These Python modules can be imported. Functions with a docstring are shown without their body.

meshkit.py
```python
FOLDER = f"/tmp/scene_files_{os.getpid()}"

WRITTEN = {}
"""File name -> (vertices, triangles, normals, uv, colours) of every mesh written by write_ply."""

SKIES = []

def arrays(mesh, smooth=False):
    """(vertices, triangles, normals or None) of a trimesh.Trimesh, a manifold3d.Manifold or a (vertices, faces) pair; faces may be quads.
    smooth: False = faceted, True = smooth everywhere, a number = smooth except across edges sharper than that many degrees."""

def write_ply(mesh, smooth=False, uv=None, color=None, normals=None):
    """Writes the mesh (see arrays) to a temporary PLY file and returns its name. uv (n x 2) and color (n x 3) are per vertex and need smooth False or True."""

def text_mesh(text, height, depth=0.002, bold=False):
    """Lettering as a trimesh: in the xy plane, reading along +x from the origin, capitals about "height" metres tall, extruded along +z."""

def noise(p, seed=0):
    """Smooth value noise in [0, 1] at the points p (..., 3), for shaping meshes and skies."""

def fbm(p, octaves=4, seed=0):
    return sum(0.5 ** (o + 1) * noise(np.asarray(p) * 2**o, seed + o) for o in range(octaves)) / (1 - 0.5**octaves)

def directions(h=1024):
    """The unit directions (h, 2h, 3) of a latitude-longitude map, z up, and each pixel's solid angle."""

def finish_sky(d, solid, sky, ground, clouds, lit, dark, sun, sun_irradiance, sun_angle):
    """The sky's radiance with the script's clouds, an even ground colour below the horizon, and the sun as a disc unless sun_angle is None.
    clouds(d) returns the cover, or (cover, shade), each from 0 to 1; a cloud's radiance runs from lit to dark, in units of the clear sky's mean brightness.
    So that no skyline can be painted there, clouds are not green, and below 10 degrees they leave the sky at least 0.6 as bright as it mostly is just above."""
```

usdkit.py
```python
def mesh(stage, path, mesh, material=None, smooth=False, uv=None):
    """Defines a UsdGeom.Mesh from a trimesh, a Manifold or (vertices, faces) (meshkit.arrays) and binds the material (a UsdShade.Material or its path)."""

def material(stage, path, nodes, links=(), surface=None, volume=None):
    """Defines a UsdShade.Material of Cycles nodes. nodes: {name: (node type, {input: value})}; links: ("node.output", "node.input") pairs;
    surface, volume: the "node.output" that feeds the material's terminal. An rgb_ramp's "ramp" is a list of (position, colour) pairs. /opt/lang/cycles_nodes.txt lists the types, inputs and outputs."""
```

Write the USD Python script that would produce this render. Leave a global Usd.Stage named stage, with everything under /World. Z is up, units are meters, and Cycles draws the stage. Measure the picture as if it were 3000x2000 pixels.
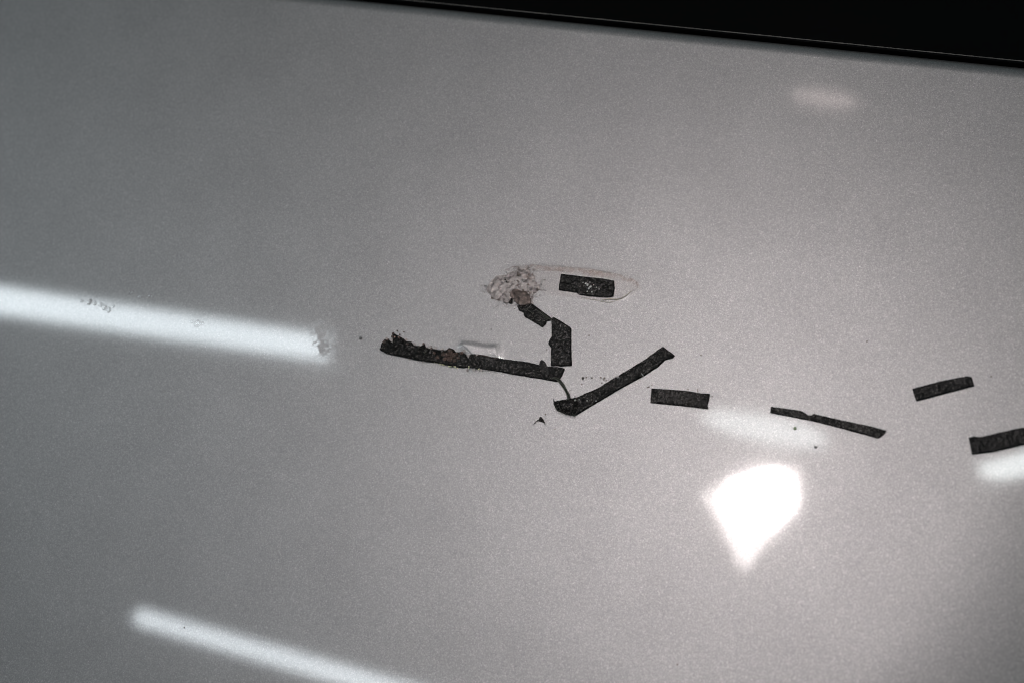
import math, random, numpy as np, trimesh, usdkit, meshkit
from math import radians, sin, cos
from scipy.spatial import Delaunay
from shapely.geometry import Polygon, Point, LineString
import shapely
from pxr import Usd, UsdGeom, UsdLux, UsdShade, Gf, Sdf, Vt

stage = Usd.Stage.CreateInMemory()
UsdGeom.SetStageUpAxis(stage, 'Z'); UsdGeom.SetStageMetersPerUnit(stage, 1.0)
UsdGeom.Xform.Define(stage, '/World'); UsdGeom.Scope.Define(stage, '/World/Looks')
random.seed(5); RNG = np.random.default_rng(5)

# ------------------------------------------------------------------ camera
TILT, ROLL, AZ, DIST = radians(28), radians(40), radians(144.61), 0.68
FOCAL, APERTURE = 50.0, 36.0
EXPOSURE = 0.0
_h, _z = np.array([cos(AZ), sin(AZ), 0.0]), np.array([0, 0, 1.0])
FWD = _h * sin(TILT) - _z * cos(TILT)
_up, = (_h * cos(TILT) + _z * sin(TILT),)
_r = np.cross(FWD, _up)
UP = _up * cos(ROLL) + _r * sin(ROLL)
RIGHT = _r * cos(ROLL) - _up * sin(ROLL)
EYE = -FWD * DIST
cam = UsdGeom.Camera.Define(stage, '/World/camera')
cam.CreateFocalLengthAttr(FOCAL); cam.CreateHorizontalApertureAttr(APERTURE); cam.CreateVerticalApertureAttr(APERTURE * 682 / 1024)
cam.CreateClippingRangeAttr(Gf.Vec2f(0.01, 100)); cam.CreateFStopAttr(6.7); cam.CreateFocusDistanceAttr(DIST - 0.004)
cam.CreateExposureAttr(EXPOSURE)
M4 = np.eye(4); M4[0, :3], M4[1, :3], M4[2, :3], M4[3, :3] = RIGHT, UP, -FWD, EYE
cam.AddTransformOp().Set(Gf.Matrix4d(*M4.ravel().tolist()))


def ray(px, py):
    t = APERTURE / 2 / FOCAL
    return FWD + RIGHT * ((px - 1500) / 1500 * t) - UP * ((py - 1000) / 1500 * t)


def P(px, py, z=0.0):                       # a point of the panel, from the photograph's pixel grid
    d = ray(px, py)
    return EYE + d * ((z - EYE[2]) / d[2])


def mirror(px, py, height):                 # where a lamp hangs whose mirror image is seen at that point of the panel
    d = ray(px, py); p = EYE + d * (-EYE[2] / d[2])
    r = d * np.array([1, 1, -1])
    return p + r * (height / r[2])


def flat(pts):
    return np.array([P(*q)[:2] for q in pts])


# ------------------------------------------------------------------ faint indoor ambience
def material(name, nodes, links=(), surface='p.BSDF'):
    return usdkit.material(stage, '/World/Looks/' + name, nodes, links, surface=surface)


amb = usdkit.material(stage, '/World/Looks/room_ambience', {'b': ('background_shader', {'color': (0.78, 0.98, 1.02), 'strength': 0.085})}, surface='b.background')
dome = UsdLux.DomeLight.Define(stage, '/World/room_ambience'); dome.CreateIntensityAttr(1.0)
UsdShade.MaterialBindingAPI.Apply(dome.GetPrim()).Bind(amb)

# ------------------------------------------------------------------ helpers
used = {}


def numbered(path):
    k = used.get(path, 0); used[path] = k + 1
    return path if k == 0 else f'{path}_{k:03d}'


def tag(prim, label=None, category=None, group=None, kind=None):
    for k, v in (('label', label), ('category', category), ('group', group), ('kind', kind)):
        if v: prim.SetCustomDataByKey(k, v)
    return prim


def thing(name, label, category, group=None, loc=(0, 0, 0)):
    x = UsdGeom.Xform.Define(stage, numbered('/World/' + name)); x.AddTranslateOp().Set(Gf.Vec3d(*map(float, loc)))
    return tag(x.GetPrim(), label, category, group)


def obj(name, mesh, mat, parent=None, smooth=False, origin=None):
    base = '/World' if parent is None else str(parent.GetPath())
    v, f, n = meshkit.arrays(mesh, smooth)
    if parent is not None and origin is not None: v = v - np.asarray(origin)
    p = numbered(base + '/' + name)
    m = usdkit.mesh(stage, p, (v, f), mat)
    if n is not None:
        m.CreateNormalsAttr(Vt.Vec3fArray.FromNumpy(n.astype(np.float32))); m.SetNormalsInterpolation('vertex')
    return m.GetPrim()


def noise2(xy, scale, seed=0, octaves=3):
    p = np.column_stack([np.asarray(xy) * scale, np.full(len(xy), 7.31 + seed)])
    return meshkit.fbm(p, octaves, seed)


# ------------------------------------------------------------------ materials
def paint(name, coat_mask):
    """Silver metallic lacquer: flakes of slightly different tone and tilt under a clear coat with orange peel."""
    nodes = {
        'g': ('geometry', {}),
        'v1': ('voronoi_texture', {'dimensions': '2D', 'scale': 2700.0}),
        'v2': ('voronoi_texture', {'dimensions': '2D', 'scale': 4200.0}),
        's1': ('separate_color', {}), 's2': ('separate_color', {}),
        'mixv': ('math', {'math_type': 'multiply_add', 'value2': 0.6}),
        'half': ('math', {'math_type': 'multiply', 'value2': 0.4}),
        'ramp': ('rgb_ramp', {'ramp': [(0.0, (0.33, 0.328, 0.332)), (0.35, (0.42, 0.415, 0.42)), (0.65, (0.48, 0.47, 0.475)), (0.85, (0.59, 0.58, 0.58)), (1.0, (0.85, 0.83, 0.82))]}),
        'big': ('noise_texture', {'dimensions': '2D', 'scale': 26.0, 'detail': 3.0}),
        'bigr': ('map_range', {'from_min': 0.3, 'from_max': 0.7, 'to_min': 0.97, 'to_max': 1.03}),
        'mul': ('mix', {'mix_type': 'multiply', 'fac': 1.0}),
        'peel': ('noise_texture', {'dimensions': '2D', 'scale': 420.0, 'detail': 2.0, 'roughness': 0.6}),
        'wu': ('vector_math', {'math_type': 'dot_product', 'vector2': (WIPE[0] * 90, WIPE[1] * 90, 0)}),
        'wv': ('vector_math', {'math_type': 'dot_product', 'vector2': (-WIPE[1] * 1300, WIPE[0] * 1300, 0)}),
        'wc': ('combine_xyz', {}), 'wn': ('noise_texture', {'dimensions': '2D', 'scale': 1.0, 'detail': 3.0, 'roughness': 0.7}),
        'sum': ('math', {'math_type': 'multiply_add', 'value2': 0.7}),
        'bump': ('bump', {'strength': 1.0, 'distance': 0.0000022, 'use_object_space': False}),
        'flk': ('bump', {'strength': 0.22, 'distance': 0.0001}),
        'p': ('principled_bsdf', {'metallic': 1.0, 'roughness': ROUGH, 'coat_weight': 1.0, 'coat_roughness': 0.045, 'coat_ior': 1.68}),
    }
    links = [('g.position', 'v1.vector'), ('g.position', 'v2.vector'), ('g.position', 'big.vector'), ('g.position', 'peel.vector'),
             ('v1.color', 's1.color'), ('v2.color', 's2.color'), ('s2.r', 'half.value1'), ('s1.r', 'mixv.value1'), ('half.value', 'mixv.value3'),
             ('mixv.value', 'ramp.fac'), ('big.fac', 'bigr.value'), ('ramp.color', 'mul.color1'), ('bigr.result', 'mul.color2'), ('mul.color', 'p.base_color'),
             ('g.position', 'wu.vector1'), ('g.position', 'wv.vector1'), ('wu.value', 'wc.x'), ('wv.value', 'wc.y'), ('wc.vector', 'wn.vector'), ('wn.fac', 'sum.value1'), ('peel.fac', 'sum.value3'), ('sum.value', 'bump.height'), ('bump.normal', 'p.coat_normal')]
    nodes.pop('flk')
    if coat_mask:                            # the dulled patch: the coat is sanded through, with a ragged border
        (cx, cy), (ux, uy) = DULL
        nodes.update({
            'sx': ('vector_math', {'math_type': 'subtract', 'vector2': (cx, cy, 0)}),
            'dot': ('vector_math', {'math_type': 'dot_product', 'vector2': (ux, uy, 0)}),
            'rag': ('noise_texture', {'dimensions': '2D', 'scale': 520.0, 'detail': 5.0, 'roughness': 0.8}),
            'radd': ('math', {'math_type': 'multiply_add', 'value2': 0.024}),
            'edge': ('map_range', {'from_min': 0.0122, 'from_max': 0.0127, 'to_min': 0.0, 'to_max': 1.0, 'clamp': True}),
            'edge2': ('map_range', {'from_min': 0.0155, 'from_max': 0.0195, 'to_min': 1.0, 'to_max': 0.0, 'clamp': True}),
            'dotv': ('vector_math', {'math_type': 'dot_product', 'vector2': (-uy, ux, 0)}),
            'rad2': ('math', {'math_type': 'multiply_add', 'value2': 0.012}),
            'absv': ('math', {'math_type': 'absolute'}),
            'fade': ('map_range', {'from_min': 0.0115, 'from_max': 0.0165, 'to_min': 1.0, 'to_max': 0.0, 'clamp': True}),
            'em0': ('math', {'math_type': 'multiply'}),
            'em': ('math', {'math_type': 'multiply'}),
            'inv': ('math', {'math_type': 'multiply_add', 'value2': 0.4, 'value3': 0.045}),
        })
        links += [('g.position', 'sx.vector1'), ('sx.vector', 'dot.vector1'), ('g.position', 'rag.vector'), ('rag.fac', 'radd.value1'), ('dot.value', 'radd.value3'),
                  ('radd.value', 'edge.value'), ('radd.value', 'edge2.value'), ('sx.vector', 'dotv.vector1'), ('dotv.value', 'absv.value1'), ('absv.value', 'rad2.value3'), ('rag.fac', 'rad2.value1'), ('rad2.value', 'fade.value'), ('edge.result', 'em0.value1'), ('edge2.result', 'em0.value2'), ('em0.value', 'em.value1'), ('fade.result', 'em.value2'),
                  ('em.value', 'inv.value1'), ('inv.value', 'p.coat_roughness')]
    return material(name, nodes, links)


ROUGH = 0.48
a0, a1 = P(925, 1000)[:2], P(985, 975)[:2]
u = (a1 - a0) / np.linalg.norm(a1 - a0)
DULL = (tuple(a0), tuple(u))
WIPE = (P(900, 1015) - P(100, 890))[:2]; WIPE = WIPE / np.linalg.norm(WIPE)
SILVER = paint('silver_paint', True)


def black_felt(name, tone, rough, spark, warm=(1, 1, 1)):
    lo, hi = tone
    return material(name, {
        'g': ('geometry', {}),
        'n': ('noise_texture', {'scale': 1100.0, 'detail': 4.0, 'roughness': 0.75}),
        'r': ('rgb_ramp', {'ramp': [(0.40, tuple(lo * w for w in warm)), (0.56, tuple(hi * 0.7 * w for w in warm)), (0.68, tuple(hi * 3.0 * w for w in warm)), (0.80, tuple(hi * 9 * w for w in warm))]}),
        'v': ('voronoi_texture', {'scale': 2300.0}),
        's': ('separate_color', {}),
        'dust': ('map_range', {'from_min': 1 - spark, 'from_max': 1 - spark * 0.5, 'to_min': 0.0, 'to_max': 1.0, 'clamp': True}),
        'm': ('mix', {'mix_type': 'mix', 'color2': (0.12, 0.11, 0.10)}),
        'fib': ('noise_texture', {'scale': 1500.0, 'detail': 3.0, 'roughness': 0.8}),
        'b': ('bump', {'strength': 0.3, 'distance': 0.00025}),
        'p': ('principled_bsdf', {'roughness': rough, 'specular_ior_level': 0.22}),
    }, [('g.position', 'n.vector'), ('g.position', 'v.vector'), ('g.position', 'fib.vector'), ('n.fac', 'r.fac'), ('v.color', 's.color'), ('s.r', 'dust.value'),
        ('r.color', 'm.color1'), ('dust.result', 'm.fac'), ('m.color', 'p.base_color'), ('fib.fac', 'b.height'), ('b.normal', 'p.normal')])


FELT = black_felt('black_felt', (0.002, 0.018), 0.23, 0.05, (1.1, 1.0, 0.93))
FELT_DUSTY = black_felt('dusty_felt', (0.003, 0.026), 0.23, 0.12, (1.12, 1.0, 0.92))
FELT_CLEAN = black_felt('clean_felt', (0.002, 0.012), 0.32, 0.03)
FELT_BROWN = black_felt('rusty_crust', (0.045, 0.17), 0.45, 0.14, (1.4, 0.95, 0.8))
CRUMB = black_felt('dark_crumb', (0.02, 0.06), 0.6, 0.05, (1.15, 1, 0.9))


def plain(name, color, rough=0.5, **kw):
    return material(name, {'p': ('principled_bsdf', {'base_color': color, 'roughness': rough, **kw})})


THREAD = plain('grey_green_thread', (0.11, 0.115, 0.09), 0.45)
THREAD_DARK = plain('dark_thread', (0.025, 0.026, 0.02), 0.5)
PALE = plain('pale_fibre', (0.8, 0.79, 0.77), 0.45, metallic=0.7)
AMBER = plain('amber_glint', (0.95, 0.92, 0.66), 0.5, metallic=1.0)
GREY = plain('grey_crumb', (0.3, 0.3, 0.3), 0.5)
GREEN = plain('green_crumb', (0.55, 0.66, 0.42), 0.6)
DUST = plain('brown_dust', (0.20, 0.17, 0.15), 0.6)
HOUSING = plain('lamp_housing', (0.5, 0.5, 0.5), 0.5)
DARK_TRIM = plain('black_trim', (0.003, 0.003, 0.0035), 0.15, specular_ior_level=0.15)
GLOSS_BLACK = plain('black_glass', (0.0025, 0.0025, 0.0025), 0.12, specular_ior_level=0.12)
LIP = plain('trim_lip', (0.17, 0.165, 0.155), 0.4)


def glue(name, col_dark, col_lite, scale=500.0, clear=0.45):
    return material(name, {
        'g': ('geometry', {}),
        'n': ('noise_texture', {'scale': scale, 'detail': 4.0, 'roughness': 0.65}),
        'r': ('rgb_ramp', {'ramp': [(0.32, col_dark), (0.66, col_lite)]}),
        'b': ('bump', {'strength': 0.35, 'distance': 0.0002}),
        'p': ('principled_bsdf', {'roughness': 0.13, 'specular_ior_level': 1.0}),
        'gl': ('glossy_bsdf', {'roughness': 0.5}),
        't': ('transparent_bsdf', {'color': (0.95, 0.91, 0.89)}),
        'm0': ('mix_closure', {'fac': 0.82}),
        'm': ('mix_closure', {'fac': clear}),
    }, [('g.position', 'n.vector'), ('n.fac', 'r.fac'), ('r.color', 'p.base_color'), ('r.color', 'gl.color'), ('n.fac', 'b.height'), ('b.normal', 'p.normal'), ('b.normal', 'gl.normal'), ('p.BSDF', 'm0.closure1'), ('gl.BSDF', 'm0.closure2'), ('m0.closure', 'm.closure1'), ('t.BSDF', 'm.closure2')], surface='m.closure')


GLUE = glue('dried_glue', (0.34, 0.285, 0.27), (1.0, 0.95, 0.94), 380.0, clear=0.36)
GLUE_BASE = glue('glue_base', (0.5, 0.44, 0.43), (0.95, 0.9, 0.88), 420.0, 0.62)
GLUE_SCRAPS = [glue('pale_scrap', (0.55, 0.49, 0.48), (0.95, 0.89, 0.88), 500.0, 0.30), glue('lilac_scrap', (0.42, 0.36, 0.37), (0.80, 0.73, 0.74), 500.0, 0.42), glue('tan_scrap', (0.25, 0.20, 0.18), (0.60, 0.52, 0.48), 500.0, 0.30)]
GLUE_BROWN = glue('brown_glue', (0.05, 0.036, 0.030), (0.35, 0.28, 0.25), 420.0, 0.35)
GLUE_CLEAR = glue('amber_glue', (0.55, 0.5, 0.33), (0.9, 0.88, 0.72), 700.0, 0.3)


def film(name, tint, ior, rough):
    return material(name, {
        'g': ('geometry', {}),
        'n': ('noise_texture', {'scale': 600.0, 'detail': 3.0}),
        'b': ('bump', {'strength': 0.25, 'distance': 0.0002}),
        't': ('transparent_bsdf', {'color': tint}),
        'gl': ('glossy_bsdf', {'roughness': rough, 'color': (1, 1, 1)}),
        'f': ('fresnel', {'IOR': ior}),
        'm': ('mix_closure', {}),
    }, [('g.position', 'n.vector'), ('n.fac', 'b.height'), ('b.normal', 'gl.normal'), ('f.fac', 'm.fac'), ('t.BSDF', 'm.closure1'), ('gl.BSDF', 'm.closure2')], surface='m.closure')


FILM = film('glue_film', (0.985, 0.975, 0.97), 1.12, 0.2)
RIM = material('beige_glue_film', {
    'g': ('geometry', {}), 'n': ('noise_texture', {'scale': 230.0, 'detail': 5.0, 'roughness': 0.7}),
    'r': ('rgb_ramp', {'ramp': [(0.42, (0.995, 0.99, 0.985)), (0.62, (0.88, 0.82, 0.79))]}), 't': ('transparent_bsdf', {})},
    [('g.position', 'n.vector'), ('n.fac', 'r.fac'), ('r.color', 't.color')], surface='t.BSDF')
CLEAR = film('clear_glue', (0.97, 0.97, 0.97), 1.5, 0.08)


def emitter(name, color, strength):
    return material(name, {'e': ('emission', {'color': color, 'strength': strength})}, surface='e.emission')


# ------------------------------------------------------------------ the silver panel
EDGE = 0.1737 - 0.0032                      # where the sheet starts to roll down
LIP_R = 0.009


def smoothstep(a, b, x):
    t = np.clip((x - a) / (b - a), 0, 1); return t * t * (3 - 2 * t)


def dist_to_line(xy, pts):
    return shapely.distance(shapely.points(xy), LineString(pts))


FILM_AREA = Polygon(flat([(1500, 791), (1560, 784), (1650, 788), (1720, 795), (1780, 804), (1830, 816), (1852, 823), (1866, 834), (1869, 846), (1860, 858), (1830, 869), (1800, 877), (1750, 878), (1690, 868), (1600, 862), (1560, 830)])).buffer(0.0004)
TAB_AREA = Polygon(flat([(1352, 1010), (1372, 1012), (1400, 1016), (1418, 1020), (1430, 1021), (1450, 1021), (1457, 1028), (1460, 1046), (1440, 1052), (1400, 1050), (1390, 1048)])).buffer(-.0005).buffer(.0005)
SWELL = flat([(1385, 1085), (1420, 1089), (1462, 1095)])


CORNER_DIR = P(3000, 2000)[:2] / np.linalg.norm(P(3000, 2000)[:2]); CORNER_FROM = np.linalg.norm(P(3000, 2000)[:2]) - 0.055


def relief(xy):
    # the sheet falls away gently towards its lower right corner
    z = -0.5 * 2.0 * np.maximum(0, xy @ CORNER_DIR - CORNER_FROM) ** 2
    near = (np.abs(xy[:, 0] - 0.02) < 0.09) & (np.abs(xy[:, 1] - 0.01) < 0.06)
    q = xy[near]
    if len(q):
        pp = shapely.points(q)
        z[near] += 0.00007 * np.exp(-(shapely.distance(pp, FILM_AREA) / 0.0014) ** 2)
        z[near] += 0.00042 * np.exp(-(shapely.distance(pp, TAB_AREA) / 0.0019) ** 2)
        z[near] += 0.00022 * np.exp(-(dist_to_line(q, SWELL) / 0.0016) ** 2)
    return z


def axis(lo, hi, f0, f1, coarse, fine):
    return np.unique(np.round(np.concatenate([np.arange(lo, f0, coarse), np.arange(f0, f1, fine), np.arange(f1, hi, coarse / 2), [hi]]), 7))


xs = axis(-0.62, 0.42, -0.05, 0.075, 0.01, 0.00045); ys = axis(-0.40, EDGE, -0.03, 0.05, 0.01, 0.00045)
gx, gy = np.meshgrid(xs, ys)
v = np.column_stack([gx.ravel(), gy.ravel(), np.zeros(gx.size)]); v[:, 2] = relief(v[:, :2])
nx, ny = len(xs), len(ys)
i = (np.arange(ny - 1)[:, None] * nx + np.arange(nx - 1)[None]).ravel()
f = np.vstack([np.column_stack([i, i + 1, i + nx + 1]), np.column_stack([i, i + nx + 1, i + nx])])
rows, base = [v], len(v)
last = np.arange(nx) + (ny - 1) * nx
faces = [f]
prof = [(EDGE + LIP_R * sin(t), -LIP_R + LIP_R * cos(t)) for t in np.linspace(0, math.pi / 2, 13)[1:]] + [(EDGE + LIP_R, -0.02)]
for (yy, zz) in prof:
    rows.append(np.column_stack([xs, np.full(nx, yy), np.full(nx, zz)]))
    new = np.arange(nx) + base; base += nx
    faces += [np.column_stack([last[:-1], last[1:], new[1:]]), np.column_stack([last[:-1], new[1:], new[:-1]])]
    last = new
panel = thing('silver_panel', 'silver metallic lacquered sheet panel filling the picture, under all the black strips', 'panel')
obj('painted_sheet', (np.vstack(rows), np.vstack(faces)), SILVER, panel, smooth=True)

# ------------------------------------------------------------------ the dark gap beyond the panel
trim = thing('black_trim_strip', 'narrow black trim along the upper edge of the silver panel, with a thin shiny lip', 'trim')
ye = EDGE + LIP_R
LIPY = P(3000, 171)[1]


def box(lo, hi):
    m = trimesh.creation.box(np.subtract(hi, lo)); m.apply_translation(np.add(lo, hi) / 2); return m


obj('trim_body', box((-0.62, ye + 0.0004, -0.012), (0.42, LIPY - 0.0003, -0.003)), DARK_TRIM, trim)
lip = trimesh.creation.cylinder(0.0002, 1.04, 10); lip.apply_transform(trimesh.transformations.rotation_matrix(math.pi / 2, (0, 1, 0)))
lip.apply_translation((-0.1, LIPY, -0.0028))
obj('trim_lip', lip, LIP, trim, smooth=True)
tag(obj('black_background', box((-0.62, LIPY + 0.0006, -0.016), (0.42, 0.62, -0.008)), GLOSS_BLACK), 'glossy black surface beyond the trim in the top right corner', 'background', kind='structure')


# ------------------------------------------------------------------ slabs traced on the panel
def jag(poly, step, amp, seed):
    """Outline resampled every step metres and roughened by amp."""
    ring = LineString(list(poly) + [poly[0]])
    n = max(8, int(ring.length / step))
    pts = np.array([ring.interpolate(k / n, normalized=True).coords[0] for k in range(n)])
    nx_ = noise2(pts, 1300, seed) - 0.5; ny_ = noise2(pts + 3.3, 1300, seed + 9) - 0.5
    lx = noise2(pts, 350, seed + 4) - 0.5; ly = noise2(pts + 1.7, 350, seed + 5) - 0.5
    pts = pts + amp * (2 * np.column_stack([nx_, ny_]) + 1.6 * np.column_stack([lx, ly]))
    g = Polygon(pts)
    if not g.is_valid:
        g = g.buffer(0)
        if g.geom_type != 'Polygon': g = max(g.geoms, key=lambda s: s.area)
    return g


def slab(poly, height, cell=0.0004, bottom=-0.00005, edge=0.00035):
    """A closed slab over the shapely polygon; height(xy, distance to the edge) gives its top."""
    ring = poly.exterior; n = max(10, int(ring.length / cell))
    b = np.array([ring.interpolate(k / n, normalized=True).coords[0] for k in range(n)])
    x0, y0, x1, y1 = poly.bounds
    gx, gy = np.meshgrid(np.arange(x0, x1, cell), np.arange(y0, y1, cell))
    q = np.column_stack([gx.ravel(), gy.ravel()]) + RNG.uniform(-0.33, 0.33, (gx.size, 2)) * cell
    pp = shapely.points(q); d = shapely.distance(pp, ring)
    q = q[shapely.contains(poly, pp) & (d > 0.4 * cell)]
    pts = np.vstack([b, q])
    tri = Delaunay(pts).simplices
    cen = pts[tri].mean(1)
    tri = tri[shapely.contains(poly, shapely.points(cen))]
    a, bb, c = pts[tri[:, 0]], pts[tri[:, 1]], pts[tri[:, 2]]
    cr = (bb - a)[:, 0] * (c - a)[:, 1] - (bb - a)[:, 1] * (c - a)[:, 0]
    tri = np.where((cr < 0)[:, None], tri[:, [0, 2, 1]], tri)
    dd = shapely.distance(shapely.points(pts), ring)
    top = np.column_stack([pts, height(pts, dd)])
    top[:, 2] = np.maximum(top[:, 2], 0.00008) + relief(pts)
    ccw = ring.is_ccw
    bot = np.column_stack([b, np.full(n, bottom)])
    k = np.arange(n); k1 = (k + 1) % n; o = len(top)
    side = np.vstack([np.column_stack([k + o, k1 + o, k1]), np.column_stack([k + o, k1, k])])
    if not ccw: side = side[:, ::-1]
    return np.vstack([top, bot]), np.vstack([tri, side])


def felt_height(t, amp, seed, crumble=None):
    def h(xy, d):
        z = t * (0.55 + 0.45 * smoothstep(0, 0.0005, d))
        z = z + 1.7 * amp * (noise2(xy, 1000, seed, 4) - 0.5) * 2 + 0.7 * amp * (noise2(xy, 220, seed + 3, 2) - 0.5) * 2
        if crumble is not None: z = z + crumble(xy)
        return z
    return h


def fibres(pts, n, length, width, seed, lift=0.0006, spread=0.5, direction=None, z0=0.0004):
    """Short bent hairs rooted along pts (a polyline)."""
    rg = np.random.default_rng(seed); line = LineString(pts)
    mb_v, mb_f, off = [], [], 0
    for _ in range(n):
        p = np.array(line.interpolate(rg.uniform(0, 1), normalized=True).coords[0])
        ang = rg.uniform(0, 2 * math.pi) if direction is None else direction + rg.normal(0, spread)
        L = length * rg.uniform(0.4, 1.3); k = 5
        bend = rg.normal(0, 0.5); c = []
        x, y = p; a = ang
        for s in range(k):
            c.append((x, y, max(0.0001, z0 * rg.uniform(0.4, 1) + lift * math.sin(s / (k - 1) * math.pi * 0.7) * rg.uniform(0.3, 1))))
            a += bend / k * 2; x += cos(a) * L / (k - 1); y += sin(a) * L / (k - 1)
        vv, ff = tube(np.array(c), np.full(k, width * rg.uniform(0.6, 1.2)), 4)
        mb_v.append(vv); mb_f.append(ff + off); off += len(vv)
    return np.vstack(mb_v), np.vstack(mb_f)


def tube(c, r, sides=6):
    c = np.asarray(c, float); n = len(c)
    t = np.gradient(c, axis=0); t /= np.maximum(np.linalg.norm(t, axis=1, keepdims=True), 1e-12)
    up = np.array([0.13, 0.21, 0.97]); s = np.cross(t, up); s /= np.maximum(np.linalg.norm(s, axis=1, keepdims=True), 1e-12)
    w = np.cross(s, t); th = np.linspace(0, 2 * math.pi, sides, endpoint=False)
    vv = (c[:, None] + (np.cos(th)[None, :, None] * s[:, None] + np.sin(th)[None, :, None] * w[:, None]) * np.asarray(r)[:, None, None]).reshape(-1, 3)
    ff = []
    for k in range(n - 1):
        for j in range(sides):
            a, b = k * sides + j, k * sides + (j + 1) % sides
            ff += [(a, b, b + sides), (a, b + sides, a + sides)]
    for j in range(1, sides - 1): ff += [(0, j + 1, j), ((n - 1) * sides, (n - 1) * sides + j, (n - 1) * sides + j + 1)]
    return vv, np.array(ff)


def join(parts):
    V, F, o = [], [], 0
    for vv, ff in parts:
        V.append(vv); F.append(np.asarray(ff) + o); o += len(vv)
    return np.vstack(V), np.vstack(F)


def blob(px, py, r, seed, z=None, squash=0.7, detail=2, rough=0.45):
    m = trimesh.creation.icosphere(detail, 1.0); n = meshkit.fbm(m.vertices * 2.3 + seed * 3.1, 3, seed) - 0.5
    vv = m.vertices * (1 + rough * 2 * n[:, None]) * np.array([r, r, r * squash])
    p = P(px, py); vv = vv + [p[0], p[1], (r * squash * 0.55 if z is None else z) + relief(p[None, :2])[0]]
    return vv, np.array(m.faces)


GROUP = 'black strips stuck on the silver panel'


def strip(label, outline, mat, t, amp, jagged, seed, fringe=0, fringe_len=0.0012, crumble=None, cell=0.0004, category='strip'):
    root = thing('black_strip', label, category, GROUP)
    g = jag(flat(outline), 0.00035, jagged, seed)
    obj('strip_body', slab(g, felt_height(t, amp, seed, crumble), cell), mat, root)
    if fringe:
        obj('loose_fibre', fibres(list(g.exterior.coords), fringe, fringe_len, 0.00005, seed + 50), THREAD_DARK, root)
    return root, g


# --- the long burnt strip at the left
S1 = [(1114, 1026), (1119, 1011), (1127, 995), (1143, 998), (1152, 1007), (1153, 992), (1149, 984), (1155, 977), (1167, 985), (1185, 994), (1193, 1003), (1206, 1002), (1214, 1014), (1238, 1016),
      (1244, 1006), (1251, 1019), (1288, 1027), (1309, 1027), (1317, 1020), (1330, 1024), (1337, 1032), (1354, 1031), (1367, 1039), (1371, 1050), (1374, 1050), (1378, 1039), (1388, 1036),
      (1449, 1047), (1502, 1055), (1554, 1062), (1581, 1069), (1610, 1073.5), (1641, 1075), (1655, 1079), (1649, 1096), (1639, 1114), (1628, 1118), (1594, 1111), (1528, 1101), (1449, 1087),
      (1378, 1077), (1343, 1077), (1278, 1063), (1225, 1056), (1172, 1044), (1133, 1036)]


def burnt(xy):
    a, b = P(1120, 1010)[:2], P(1370, 1055)[:2]; u_ = (b - a) / np.linalg.norm(b - a)
    s = (xy - a) @ u_ / np.linalg.norm(b - a)
    w = 1 - smoothstep(0.75, 1.0, s)
    return w * 0.0016 * (noise2(xy, 420, 77, 4) ** 1.5)


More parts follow.
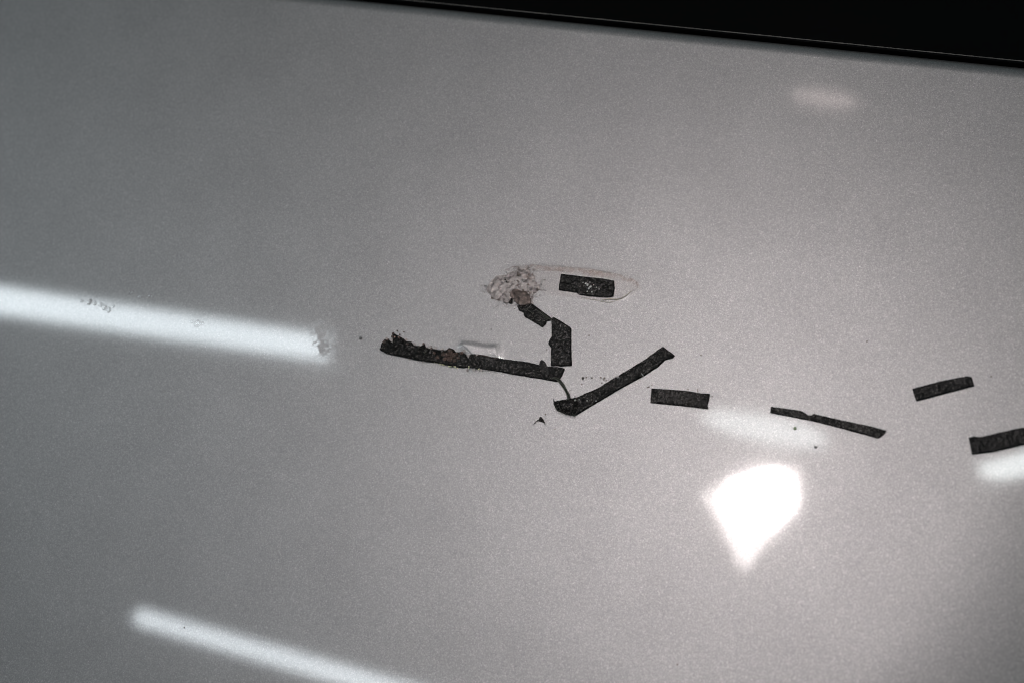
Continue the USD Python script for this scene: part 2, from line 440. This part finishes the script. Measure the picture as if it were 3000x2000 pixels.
s1, g1 = strip('long black strip with burnt crumbling left end, left of the kinked upright strip', S1, FELT, 0.0007, 0.00022, 0.00028, 11, 46, 0.0012, burnt)
fl = jag(flat([(1581, 1070), (1584, 1060), (1590, 1055), (1600, 1063), (1604, 1074), (1612, 1095), (1606, 1104), (1600, 1090), (1590, 1080)]), 0.0003, 0.0002, 5)
obj('torn_flap', slab(fl, lambda q, d: 0.0012 + 0.0004 * noise2(q, 800, 3)), FELT_CLEAN, s1)
obj('brown_crust', join([blob(x, y, r, k, z=0.0011, squash=0.6) for k, (x, y, r) in enumerate([(1322, 1032, .0014), (1312, 1042, .0014), (1330, 1044, .0016), (1320, 1055, .0014), (1300, 1040, .0012), (1338, 1040, .0011), (1306, 1054, .001), (1334, 1058, .001), (1285, 1048, .0011), (1276, 1036, .0008), (1268, 1050, .0007), (1345, 1050, .0008)])]), FELT_BROWN, s1)
obj('pale_residue', join([blob(x, y, r, k + 400, z=0.0003, squash=0.35) for k, (x, y, r) in enumerate([(1214, 1010, .0009), (1230, 1013, .0008), (1260, 1017, .0010), (1276, 1021, .0009), (1296, 1024, .0008), (1360, 1030, .0009), (1373, 1042, .0008), (1386, 1033, .0008), (1133, 993, .0008), (1148, 996, .0009), (1190, 995, .0007), (1398, 1042, .001), (1412, 1044, .0009), (1370, 1084, .0007), (1390, 1083, .0008), (1410, 1085, .0007), (1240, 1060, .0006), (1200, 1052, .0006)])]), GLUE, s1)
obj('burnt_crumb', join([blob(x, y, r, k + 20, z=z) for k, (x, y, r, z) in enumerate([(1154, 979, .0006, .001), (1165, 970, .00035, .0006), (1184, 973, .00035, .0004), (1152, 988, .0007, .001), (1243, 1009, .0006, .001), (1138, 998, .0007, .0009), (1172, 981, .0004, .0006), (1172, 992, .0009, .001), (1196, 1010, .0009, .001), (1266, 1024, .0007, .001), (1354, 1036, .0008, .001), (1160, 990, .0007, .001), (1128, 1004, .0009, .0009)])]), FELT_BROWN, s1)
loops = []
for k, (x, y, rr, a0_) in enumerate([(1234, 1026, .0009, .5), (1253, 1036, .0009, 2.2), (1262, 1044, .0006, 3.0), (1248, 1030, .0011, 4.4)]):
    c = P(x, y)[:2]; th = np.linspace(a0_, a0_ + 3.4, 12)
    loops.append(tube(np.column_stack([c[0] + rr * np.cos(th), c[1] + rr * 0.8 * np.sin(th), 0.0019 + 0.0004 * np.sin(th * 2)]), np.full(12, 0.00011), 5))
obj('fibre_loop', join(loops), THREAD, s1)
rb_ = np.random.default_rng(12); beads = []
for x_, y_, n_ in [(1281, 1061, 5), (1292, 1067, 3), (1306, 1069, 4), (1318, 1072, 6), (1331, 1073, 6), (1341, 1077, 3), (1372, 1077, 2), (1402, 1081, 2)]:
    beads += [(x_ + rb_.normal(0, 3.5), y_ + rb_.normal(0, 1.6), rb_.uniform(.00018, .00052)) for _ in range(n_)]
obj('glue_bead', join([blob(x, y, r, k + 40, z=0.0006, squash=0.5, detail=1) for k, (x, y, r) in enumerate(beads)]), AMBER, s1)
hair = fibres(flat([(1120, 1030), (1180, 1044), (1260, 1059), (1370, 1078), (1460, 1092), (1560, 1108)]), 90, 0.0011, 0.00005, 71, direction=None, z0=0.0007)
obj('loose_fibre', hair, THREAD, s1)

# --- the kinked upright strip, the diagonal piece, the short block
strip('kinked upright black strip standing over the right end of the long burnt strip',
      [(1616, 933), (1624, 930), (1648, 944), (1670, 958.6), (1674.6, 964), (1674, 1014), (1676, 1071), (1646, 1073), (1614.5, 1071.5), (1615, 1020), (1607, 1008), (1611, 995), (1617, 988), (1616.4, 945)], FELT, 0.0008, 0.0002, 0.00018, 23, 16, 0.001)
s3, g3 = strip('small slanted black piece just below the wrinkled glue lump',
               [(1515, 896), (1540, 896), (1559, 890), (1576, 903), (1610, 928), (1618, 936), (1614, 940), (1601, 943), (1601, 949), (1589, 959.7), (1578, 953), (1536, 928), (1534, 917), (1521, 911)], FELT, 0.0008, 0.00022, 0.00018, 31, 14, 0.001)
obj('torn_fibre', join([tube([[*P(x0, y0)[:2], .0009], [*P((x0 + x1) / 2, (y0 + y1) / 2 + 1)[:2], .0012], [*P(x1, y1)[:2], .0009]], [.00012] * 3, 5) for x0, y0, x1, y1 in [(1590, 918, 1620, 942), (1585, 926, 1612, 938), (1576, 912, 1606, 934), (1541, 905, 1566, 923)]]), THREAD, s3)
s4, g4 = strip('short wide black block with a shiny glint, right of the wrinkled glue lump',
               [(1644.5, 804), (1719, 813), (1761, 817), (1799.7, 824), (1801, 845), (1797.5, 870), (1780, 873), (1761, 871.6), (1729, 869.5), (1697, 865), (1690, 859), (1638, 851), (1639, 834)], FELT, 0.0009, 0.00025, 0.00014, 37, 8, 0.0008)
obj('pale_crumb', join([blob(x, y, r * 1.5, k + 60, z=0.0011, squash=0.4, detail=1) for k, (x, y, r) in enumerate([(1723, 838, .0004), (1732, 843, .0004), (1727, 848, .00035), (1718, 834, .0003), (1741, 838, .0002), (1736, 858, .0003), (1749, 845, .0002), (1710, 831, .00018), (1757, 850, .0002), (1730, 830, .0002), (1722, 857, .00022)])]), PALE, s4)

# --- the hooked diagonal strip of the V
s5, g5 = strip('long slanted black strip with a frayed hooked lower end, below the thread',
               [(1942.6, 1015.8), (1957, 1026), (1978, 1041.6), (1972.5, 1048.4), (1948, 1055), (1929, 1074), (1882.7, 1103), (1820, 1137), (1752, 1177.7), (1686.8, 1217), (1670, 1215.8), (1657, 1213),
                (1632, 1202), (1621.5, 1183), (1623, 1173), (1630, 1176), (1648.7, 1171), (1668, 1168), (1692, 1163), (1725, 1148), (1752, 1137), (1806, 1103), (1842, 1082.4), (1888, 1054), (1915, 1035)], FELT, 0.0008, 0.00026, 0.00022, 41, 40, 0.001)
hk = jag(flat([(1624, 1177), (1650, 1171), (1690, 1166), (1700, 1180), (1694, 1206), (1684, 1216), (1657, 1211), (1634, 1200), (1624, 1184)]), 0.0003, 0.0002, 8)
obj('folded_end', slab(hk, lambda q, d: 0.0008 + 0.0011 * smoothstep(0, 0.0028, d) + 0.0007 * (noise2(q, 600, 13, 4) - .4)), FELT_DUSTY, s5)
obj('hook_tip', tube([[*P(1627, 1181)[:2], .0008], [*P(1624.5, 1176)[:2], .0012], [*P(1624, 1170)[:2], .0013]], [.00045, .0003, .0001], 6), FELT_CLEAN, s5)
obj('loose_fibre', fibres(flat([(1626, 1190), (1640, 1206), (1658, 1213), (1686, 1217), (1683, 1228)]), 60, 0.0015, 0.00005, 72, z0=0.001), THREAD, s5)
obj('pale_crumb', join([blob(x, y, r, k + 80, z=0.0012) for k, (x, y, r) in enumerate([(1687, 1174, .00045), (1699, 1172, .0003), (1722, 1175, .0003), (1812, 1106, .0005), (1748, 1176, .00025)])] +
                       [tube([[*P(1881, 1095)[:2], .001], [*P(1887, 1104)[:2], .0008]], [.0002, .0002], 5)]), PALE, s5)

# --- the row of strips to the right
strip('short black strip level with the faint white bar, right of the long slanted strip',
      [(1908.6, 1137.7), (1970, 1141), (2024, 1146), (2054, 1152), (2080, 1153), (2077, 1175), (2073, 1186), (2076, 1198), (1997, 1188.6), (1906, 1180)], FELT_DUSTY, 0.0007, 0.0002, 0.00012, 47, 12, 0.0008)
strip('thin narrow black strip with a nick, above the bright white light patch',
      [(2259, 1191), (2293, 1195), (2348, 1203), (2368, 1216), (2378, 1216), (2383, 1211), (2468, 1231), (2553, 1248), (2587, 1258.6), (2597, 1260), (2591, 1271), (2574, 1284), (2510, 1267), (2425, 1243.7), (2361, 1229), (2257, 1209)], FELT_DUSTY, 0.0006, 0.00022, 0.00014, 53, 18, 0.0008)
strip('small tilted black strip alone at the right, above the strip cut by the frame',
      [(2672.6, 1138.7), (2757, 1116), (2833, 1102), (2847, 1104), (2854.6, 1131), (2786, 1148), (2684.5, 1175.7)], FELT_CLEAN, 0.0009, 0.00016, 0.0001, 59, 4, 0.0008)
strip('black strip cut off by the right edge of the picture',
      [(2837.6, 1282), (2854, 1277.7), (2871, 1280), (2935, 1265), (2973, 1256), (3000, 1252), (3080, 1238), (3085, 1290), (3000, 1302), (2914, 1322), (2848, 1331)], FELT_CLEAN, 0.0009, 0.00018, 0.00014, 61, 6, 0.0008)

# ------------------------------------------------------------------ glue
CL = [(1427.6, 851), (1432, 838), (1440, 824), (1456, 811), (1464, 809), (1481, 806), (1496, 798), (1520, 794), (1549, 792), (1557, 802), (1566, 813), (1570, 830), (1583, 839), (1581, 849), (1568, 858), (1560, 866), (1560, 876), (1563, 888), (1553, 896), (1528, 897),
      (1513, 886), (1500, 880), (1494, 888), (1481, 891), (1470, 885), (1462, 880), (1442, 875), (1436, 864)]
clump = thing('glue_lump', 'wrinkled translucent beige lump of dried glue above the slanted black piece', 'glue')
gc = jag(flat(CL), 0.00035, 0.0008, 91)


def wrinkle(xy, d):
    r = np.abs(2 * noise2(xy, 420, 5, 2) - 1)
    return 0.0002 + 0.0005 * smoothstep(0, 0.003, d) + 0.0006 * (1 - r) ** 2


obj('lump_base', slab(gc, wrinkle, 0.0004), GLUE_BASE, clump, smooth=30)
rf = np.random.default_rng(44); made = 0
CL_area = Polygon(flat(CL)).buffer(0.0002); x0, y0, x1, y1 = CL_area.bounds
while made < 110:                                          # the crumpled skin: small bent scraps of dry glue lying over each other
    cx, cy = rf.uniform(x0, x1), rf.uniform(y0, y1)
    if not CL_area.contains(Point(cx, cy)): continue
    dd = CL_area.exterior.distance(Point(cx, cy)); rad = rf.uniform(0.0005, 0.0015) * (1.0 if dd > 0.001 else 0.75); m = 9
    aa = np.sort(rf.uniform(0, 2 * math.pi, m)); rr = rad * rf.uniform(0.45, 1.15, m) * np.where(rf.uniform(0, 1, m) < 0.5, 1.0, 0.75)
    q = np.vstack([[[0, 0]], np.column_stack([rr * np.cos(aa), rr * np.sin(aa)]) * 0.55, np.column_stack([rr * np.cos(aa), rr * np.sin(aa)])])
    tl = rf.normal(0, 0.15, 2); bd = rf.normal(0, 100, 2)
    zz = q @ tl + bd[0] * q[:, 0] ** 2 + bd[1] * q[:, 1] ** 2 + rf.normal(0, 0.00007, len(q))
    zz = zz - zz.min() + 0.0003 + min(dd, 0.003) * 0.35 * rf.uniform(0.2, 1.1)
    top = np.column_stack([q + [cx, cy], zz]); bot = top - [0, 0, 0.00009]; L = len(q)
    k = np.arange(m); k1 = (k + 1) % m
    ft = np.vstack([np.column_stack([np.zeros(m, int), 1 + k, 1 + k1]), np.column_stack([1 + k, 1 + m + k, 1 + m + k1]), np.column_stack([1 + k, 1 + m + k1, 1 + k1])])
    sd = np.vstack([np.column_stack([1 + m + k, L + 1 + m + k, L + 1 + m + k1]), np.column_stack([1 + m + k, L + 1 + m + k1, 1 + m + k1])])
    obj('glue_scrap', (np.vstack([top, bot]), np.vstack([ft, ft[:, ::-1] + L, sd])), GLUE_SCRAPS[made % 3], clump, smooth=50)
    made += 1
gb = jag(flat([(1494, 862), (1510, 852), (1530, 856), (1548, 862), (1556, 878), (1556, 893), (1530, 899), (1516, 892), (1500, 874)]), 0.0003, 0.0005, 93)
obj('brown_part', slab(gb, lambda q, d: 0.0011 + wrinkle(q + 0.01, d) * 1.2, 0.0003), GLUE_BROWN, clump, smooth=60)
obj('dark_speck', join([blob(1497, 887, .0008, 3, z=.0008), blob(1500, 879, .0006, 4, z=.001), blob(1484, 825, .0004, 5, z=.0022), blob(1488, 831, .0004, 6, z=.0022)]), CRUMB, clump)
curl = []
for k in range(34):
    c = np.array(gc.representative_point().coords[0]) if k < 0 else P(*CL[RNG.integers(len(CL))])[:2] + RNG.normal(0, .0012, 2)
    rr = RNG.uniform(.0006, .0018); th = np.linspace(0, RNG.uniform(2, 5), 12) + RNG.uniform(0, 6)
    curl.append(tube(np.column_stack([c[0] + rr * np.cos(th), c[1] + rr * np.sin(th), 0.0013 + 0.0007 * np.sin(th * 1.7 + k)]), np.full(12, RNG.uniform(.00006, .00013)), 5))
obj('curled_thread', join(curl), GLUE, clump, smooth=True)
obj('stray_hair', tube([[*P(x, y)[:2], .0006] for x, y in [(1566, 846), (1574, 851), (1580, 847), (1586, 851), (1592, 850), (1600, 853)]], [.00007] * 6, 5), THREAD_DARK, clump)

fm = thing('glue_film', 'thin clear beige film of glue spread around the short wide black block', 'glue film')
obj('film_sheet', slab(jag(list(FILM_AREA.buffer(0.0002).exterior.coords)[:-1], 0.0005, 0.0007, 3), lambda q, d: 0.0002 * smoothstep(0, 0.0012, d) + 0.00003 * noise2(q, 700, 4), 0.0006), FILM, fm, smooth=True)
band = jag(flat([(1478, 792), (1500, 782), (1560, 776), (1650, 780), (1720, 787), (1780, 796), (1835, 808), (1868, 824), (1880, 842), (1874, 852), (1862, 836), (1835, 824), (1780, 814), (1720, 806), (1650, 796), (1560, 793), (1500, 798)]), 0.0005, 0.0006, 17)
obj('glue_rim', slab(band, lambda q, d: 0.00012 * smoothstep(0, 0.0008, d) + 0.00003 * noise2(q, 700, 4), 0.0005), RIM, fm, smooth=True)
obj('crease', tube([[*P(x, y)[:2], z] for x, y, z in [(1762, 882, .0003), (1775, 878, .0005), (1792, 877, .0006), (1806, 879, .0005), (1822, 875, .0005), (1836, 866, .0004), (1846, 857, .0003), (1852, 852, .0002)]], [.0001, .00018, .00022, .0002, .00016, .00014, .0001, .00006], 6), GLUE_CLEAR, fm, smooth=True)
obj('crease', tube([[*P(x, y)[:2], .0003] for x, y in [(1700, 868), (1716, 876), (1738, 878), (1760, 884), (1784, 887), (1812, 881)]], [.00005, .0001, .00008, .00012, .0001, .00005], 6), GLUE_CLEAR, fm, smooth=True)

tab = thing('paint_flake', 'lifted silver paint flake with rounded corner on the upper side of the long burnt strip', 'paint flake')
LIFT = (P(1400, 1000) - P(1415, 1052))[:2]; LIFT = LIFT / np.linalg.norm(LIFT)      # the flake stands up along its upper edge
FLAKE = paint('silver_flake', False)
obj('flake_sheet', slab(TAB_AREA.buffer(-0.0003), lambda q, d: 0.00012 * smoothstep(0, 0.0005, d) + 0.15 * np.clip((q - P(1400, 1052)[:2]) @ LIFT, 0, 1) + 0.00008 * noise2(q, 700, 4), 0.0004), FLAKE, tab, smooth=40)
obj('glue_edge', join([tube([[*P(1402, 1041)[:2], .001], [*P(1420, 1044)[:2], .0012], [*P(1440, 1049)[:2], .0012], [*P(1456, 1052)[:2], .0011]], [.0002, .0004, .0003, .0002], 6)]), GLUE_BROWN, tab, smooth=True)
obj('pale_hair', join([tube([[*P(x, y)[:2], .0013], [*P(x + 9, y + 8)[:2], .0011]], [.00007, .00007], 4) for x, y in [(1440, 1040), (1445, 1038), (1449, 1040), (1436, 1042)]]), PALE, tab)

# ------------------------------------------------------------------ the thread
th = thing('frayed_thread', 'frayed grey green thread running from the long burnt strip down to the hooked strip', 'thread')
cpts = [(1622, 1106), (1634, 1112), (1645, 1122), (1654, 1132), (1660, 1144), (1664, 1157), (1668, 1172)]
for k in range(6):
    off = (k - 2.5) * 1.3; ph = k * 1.1
    c = []
    for s in np.linspace(0, len(cpts) - 1, 22):
        j = min(int(s), len(cpts) - 2); q = np.array(cpts[j]) * (1 - (s - j)) + np.array(cpts[j + 1]) * (s - j)
        w = off + 1.4 * math.sin(s * 1.6 + ph)
        p = P(q[0] + w * 0.8, q[1] - w * 0.6); c.append([p[0], p[1], 0.0008 + 0.0005 * math.sin(s / 6 * math.pi) + 0.0002 * math.sin(s * 2 + ph)])
    c = np.array(c); 
    obj('strand', tube(c, np.full(len(c), 0.00017 if k % 2 else 0.00023), 5), THREAD if k in (0, 2, 3, 5) else THREAD_DARK, th, smooth=True)
obj('stray_fibre', join([tube([[*P(*a)[:2], .0005], [*P(*b)[:2], .001], [*P(*c)[:2], .0005]], [.00008] * 3, 4) for a, b, c in [((1664, 1152), (1668, 1147), (1676, 1141)), ((1665, 1150), (1663, 1144), (1661, 1139)), ((1668, 1170), (1672, 1160), (1666, 1148)), ((1684, 1172), (1684, 1164), (1686, 1160)), ((1690, 1170), (1688, 1163), (1683, 1159))]]), THREAD_DARK, th)

# ------------------------------------------------------------------ crumbs
cr = thing('dark_crumb', 'dark crumb with crooked legs, below the hooked end of the slanted strip', 'crumb')
obj('crumb_body', join([blob(1586, 1229, .0010, 1), blob(1584, 1224, .0006, 2), blob(1590, 1232, .0007, 3), blob(1576, 1231, .0004, 4), blob(1594, 1236, .0004, 5), blob(1567, 1239, .0003, 6), blob(1596, 1241, .0002, 7)]), CRUMB, cr)
obj('crumb_leg', join([tube([[*P(1584, 1230)[:2], .0003], [*P(1572, 1233)[:2], .0004], [*P(1561, 1246)[:2], .0002]], [.00022, .00013, .00006], 5), tube([[*P(1590, 1231)[:2], .0003], [*P(1595, 1236)[:2], .0003], [*P(1598, 1246)[:2], .0001]], [.0002, .00014, .00005], 5)]), CRUMB, cr)
for (x, y, r, lab, mt) in [
        (1057, 991, .0008, 'grey smudged crumb left of the burnt end of the long strip', GREY),
        (1439, 965, .0003, 'tiny black speck above the paint flake', CRUMB),
        (2329, 1254, .0007, 'small green crumb lying in the faint white bar', GREEN),
        (2390, 1309, .0006, 'round dark speck at the right end of the faint white bar', GREY),
        (1708, 1107, .0006, 'brown crumb between the thread and the middle of the slanted strip', DUST),
        (1625, 880, .0003, 'tiny dark speck in the clear area left below the short wide block', CRUMB)][:5]:
    tag(obj('crumb', blob(x, y, r, int(x)), mt), lab, 'crumb')
dust = []
rg = np.random.default_rng(8)
for k, (x, y, s) in enumerate([(1734, 1106, .3), (1760, 1105, .35), (1771, 1107, .4), (1776, 1114, .3), (1705, 1125, .3), (1763, 1121, .3), (1769, 1112, .25), (1718, 1105, .3), (1901, 1133, .3), (1910, 1127, .25), (1897, 1134, .25), (2016, 1140, .3), (2044, 1141, .3), (2044, 1146, .3), (2087, 1161, .25), (1602, 1024, .25), (1508, 905, .25), (1726, 983, .3), (2054, 1040, .3), (1598, 1213, .3), (1626, 1256, .25), (2904, 1102, .3), (2540, 1000, .3), (1985, 1945, .35), (540, 1837, .3), (1130, 1310, .2)]):
    dust.append(blob(x, y, s * 0.001 * 1.25, k + 100, detail=1))
for k in range(70):
    x, y = rg.normal(1760, 190), rg.normal(1120, 70); dust.append(blob(x, y, rg.uniform(.00008, .0002), k + 200, detail=0))
tag(obj('crumb_dust', join(dust), DUST), 'fine dark dust scattered around the strips', 'dust', kind='stuff')

# clear specks of glue in the thick white bar at left
for lab, pts in [('clear glue specks on the upper edge of the thick white bar', [(262, 885, .0016), (278, 889, .0012), (296, 894, .0012), (306, 901, .0014), (318, 908, .0015), (240, 882, .001), (332, 897, .0008), (385, 857, .0014), (410, 870, .0009), (440, 868, .0009)]),
                 ('single clear glue drop in the middle of the thick white bar', [(578, 948, .0019), (562, 942, .001), (594, 947, .0009)])]:
    ts = thing('glue_drop', lab, 'glue drop')
    for k, (x, y, r) in enumerate(pts): obj('drop', blob(x, y, r, k + 300, z=0.00002, squash=0.035, detail=3, rough=0.3), CLEAR, ts, smooth=True)

# ------------------------------------------------------------------ the lamps overhead, seen as mirror images in the lacquer
H = 1.9


def tube_lamp(label, a, b, half_a, half_b, em, height=H, taper=(False, False)):
    """a, b: the ends of its mirror image on the panel; half: half its breadth there, in the photograph's pixels."""
    A, B = mirror(*a, height), mirror(*b, height)
    d = np.subtract(b, a).astype(float); n = np.array([-d[1], d[0]]) / np.hypot(*d)
    ra = np.linalg.norm(mirror(a[0] + n[0] * half_a, a[1] + n[1] * half_a, height) - A); rb = np.linalg.norm(mirror(b[0] + n[0] * half_b, b[1] + n[1] * half_b, height) - B)
    root = thing('ceiling_lamp', label, 'lamp')
    w = (B - A) / np.linalg.norm(B - A)
    q = np.linspace(0, 1, 17); c = np.array([A + (B - A) * s for s in q]); r = np.linspace(ra, rb, 17)
    if taper[0]: r = r * np.where(q < 0.5, np.sqrt(np.clip(1 - (1 - 2 * q) ** 2, 0.01, 1)), 1)
    if taper[1]: r = r * np.where(q > 0.5, np.sqrt(np.clip(1 - (2 * q - 1) ** 2, 0.01, 1)), 1)
    obj('light_tube', tube(c, r, 14), em, root, smooth=40)
    obj('end_cap', tube([A - w * 0.03, A - w * 0.002], [ra * .8, ra * .8], 12), HOUSING, root); obj('end_cap', tube([B + w * 0.002, B + w * 0.03], [rb * .8, rb * .8], 12), HOUSING, root)
    R = max(ra, rb)
    obj('housing', tube([A - w * 0.03 + [0, 0, 2 * R + .01], B + w * 0.03 + [0, 0, 2 * R + .01]], [R, R], 4), HOUSING, root)


tube_lamp('long fluorescent lamp mirrored as the thick white bar at the left edge', (-420, 819), (965, 1021), 38, 34, emitter('tube_light_cool', (0.86, 0.95, 1.0), 10.0))
tube_lamp('fluorescent lamp mirrored as the slanting white bar at the bottom left', (408, 1806), (1700, 2175), 25, 32, emitter('tube_light_white', (0.88, 0.95, 1.0), 9.5))
tube_lamp('short lamp mirrored as the faint white bar under the thin strip', (2050, 1216), (2430, 1292), 34, 40, emitter('tube_light_faint', (0.93, 1.0, 1.0), 5.4), taper=(True, True))
tube_lamp('lamp mirrored as the white bar under the strip at the right edge', (2862, 1365), (3300, 1462), 42, 52, emitter('tube_light_right', (0.93, 1.0, 1.0), 9.0), taper=(True, False))
tube_lamp('small pink lamp mirrored as the faint spot under the black trim', (2318, 278), (2516, 302), 19, 19, emitter('tube_light_pink', (1.0, 0.84, 0.82), 3.2), taper=(True, True))

WORK_H = 1.3
poly = [(2342, 1366), (2340, 1490), (2298, 1506), (2276, 1536), (2242, 1585), (2195, 1660), (2170, 1668), (2148, 1618), (2094, 1500), (2064, 1466), (2052, 1450), (2062, 1442), (2105, 1430), (2200, 1408), (2280, 1378)]
poly = list(Polygon(poly).buffer(-3, join_style=2).exterior.coords)[:-1]
front = np.array([mirror(x, y, WORK_H) for x, y in poly]); cen = front.mean(0)
wl = thing('work_lamp', 'bright work lamp mirrored as the white many sided patch at lower right', 'lamp')
n = len(front)
WORK_LIGHT = material('work_light', {      # brightest over the bulb, dimmer out to the rim of the diffuser
    'g': ('geometry', {}), 'd': ('vector_math', {'math_type': 'distance', 'vector2': tuple(mirror(2222, 1450, WORK_H))}),
    'k': ('map_range', {'range_type': 'smoothstep', 'from_min': 0.0, 'from_max': 0.052, 'to_min': 540.0, 'to_max': 10.5, 'clamp': True}),
    'e': ('emission', {'color': (1.0, 0.905, 0.888)})}, [('g.position', 'd.vector1'), ('d.value', 'k.value'), ('k.result', 'e.strength')], surface='e.emission')
#print('size', np.linalg.norm(front - cen, axis=1))
obj('lit_face', (np.vstack([front, cen]), np.array([(k, (k + 1) % n, n) for k in range(n)])), WORK_LIGHT, wl)
back = cen + (front - cen) * 0.6 + [0, 0, .08]; rim = cen + (front - cen) * 1.02 + [0, 0, .004]
obj('lamp_housing', (np.vstack([rim, back, back.mean(0)]), np.array([(k, (k + 1) % n, n + (k + 1) % n) for k in range(n)] + [(k, n + (k + 1) % n, n + k) for k in range(n)] + [(n + k, n + (k + 1) % n, 2 * n) for k in range(n)])), HOUSING, wl)
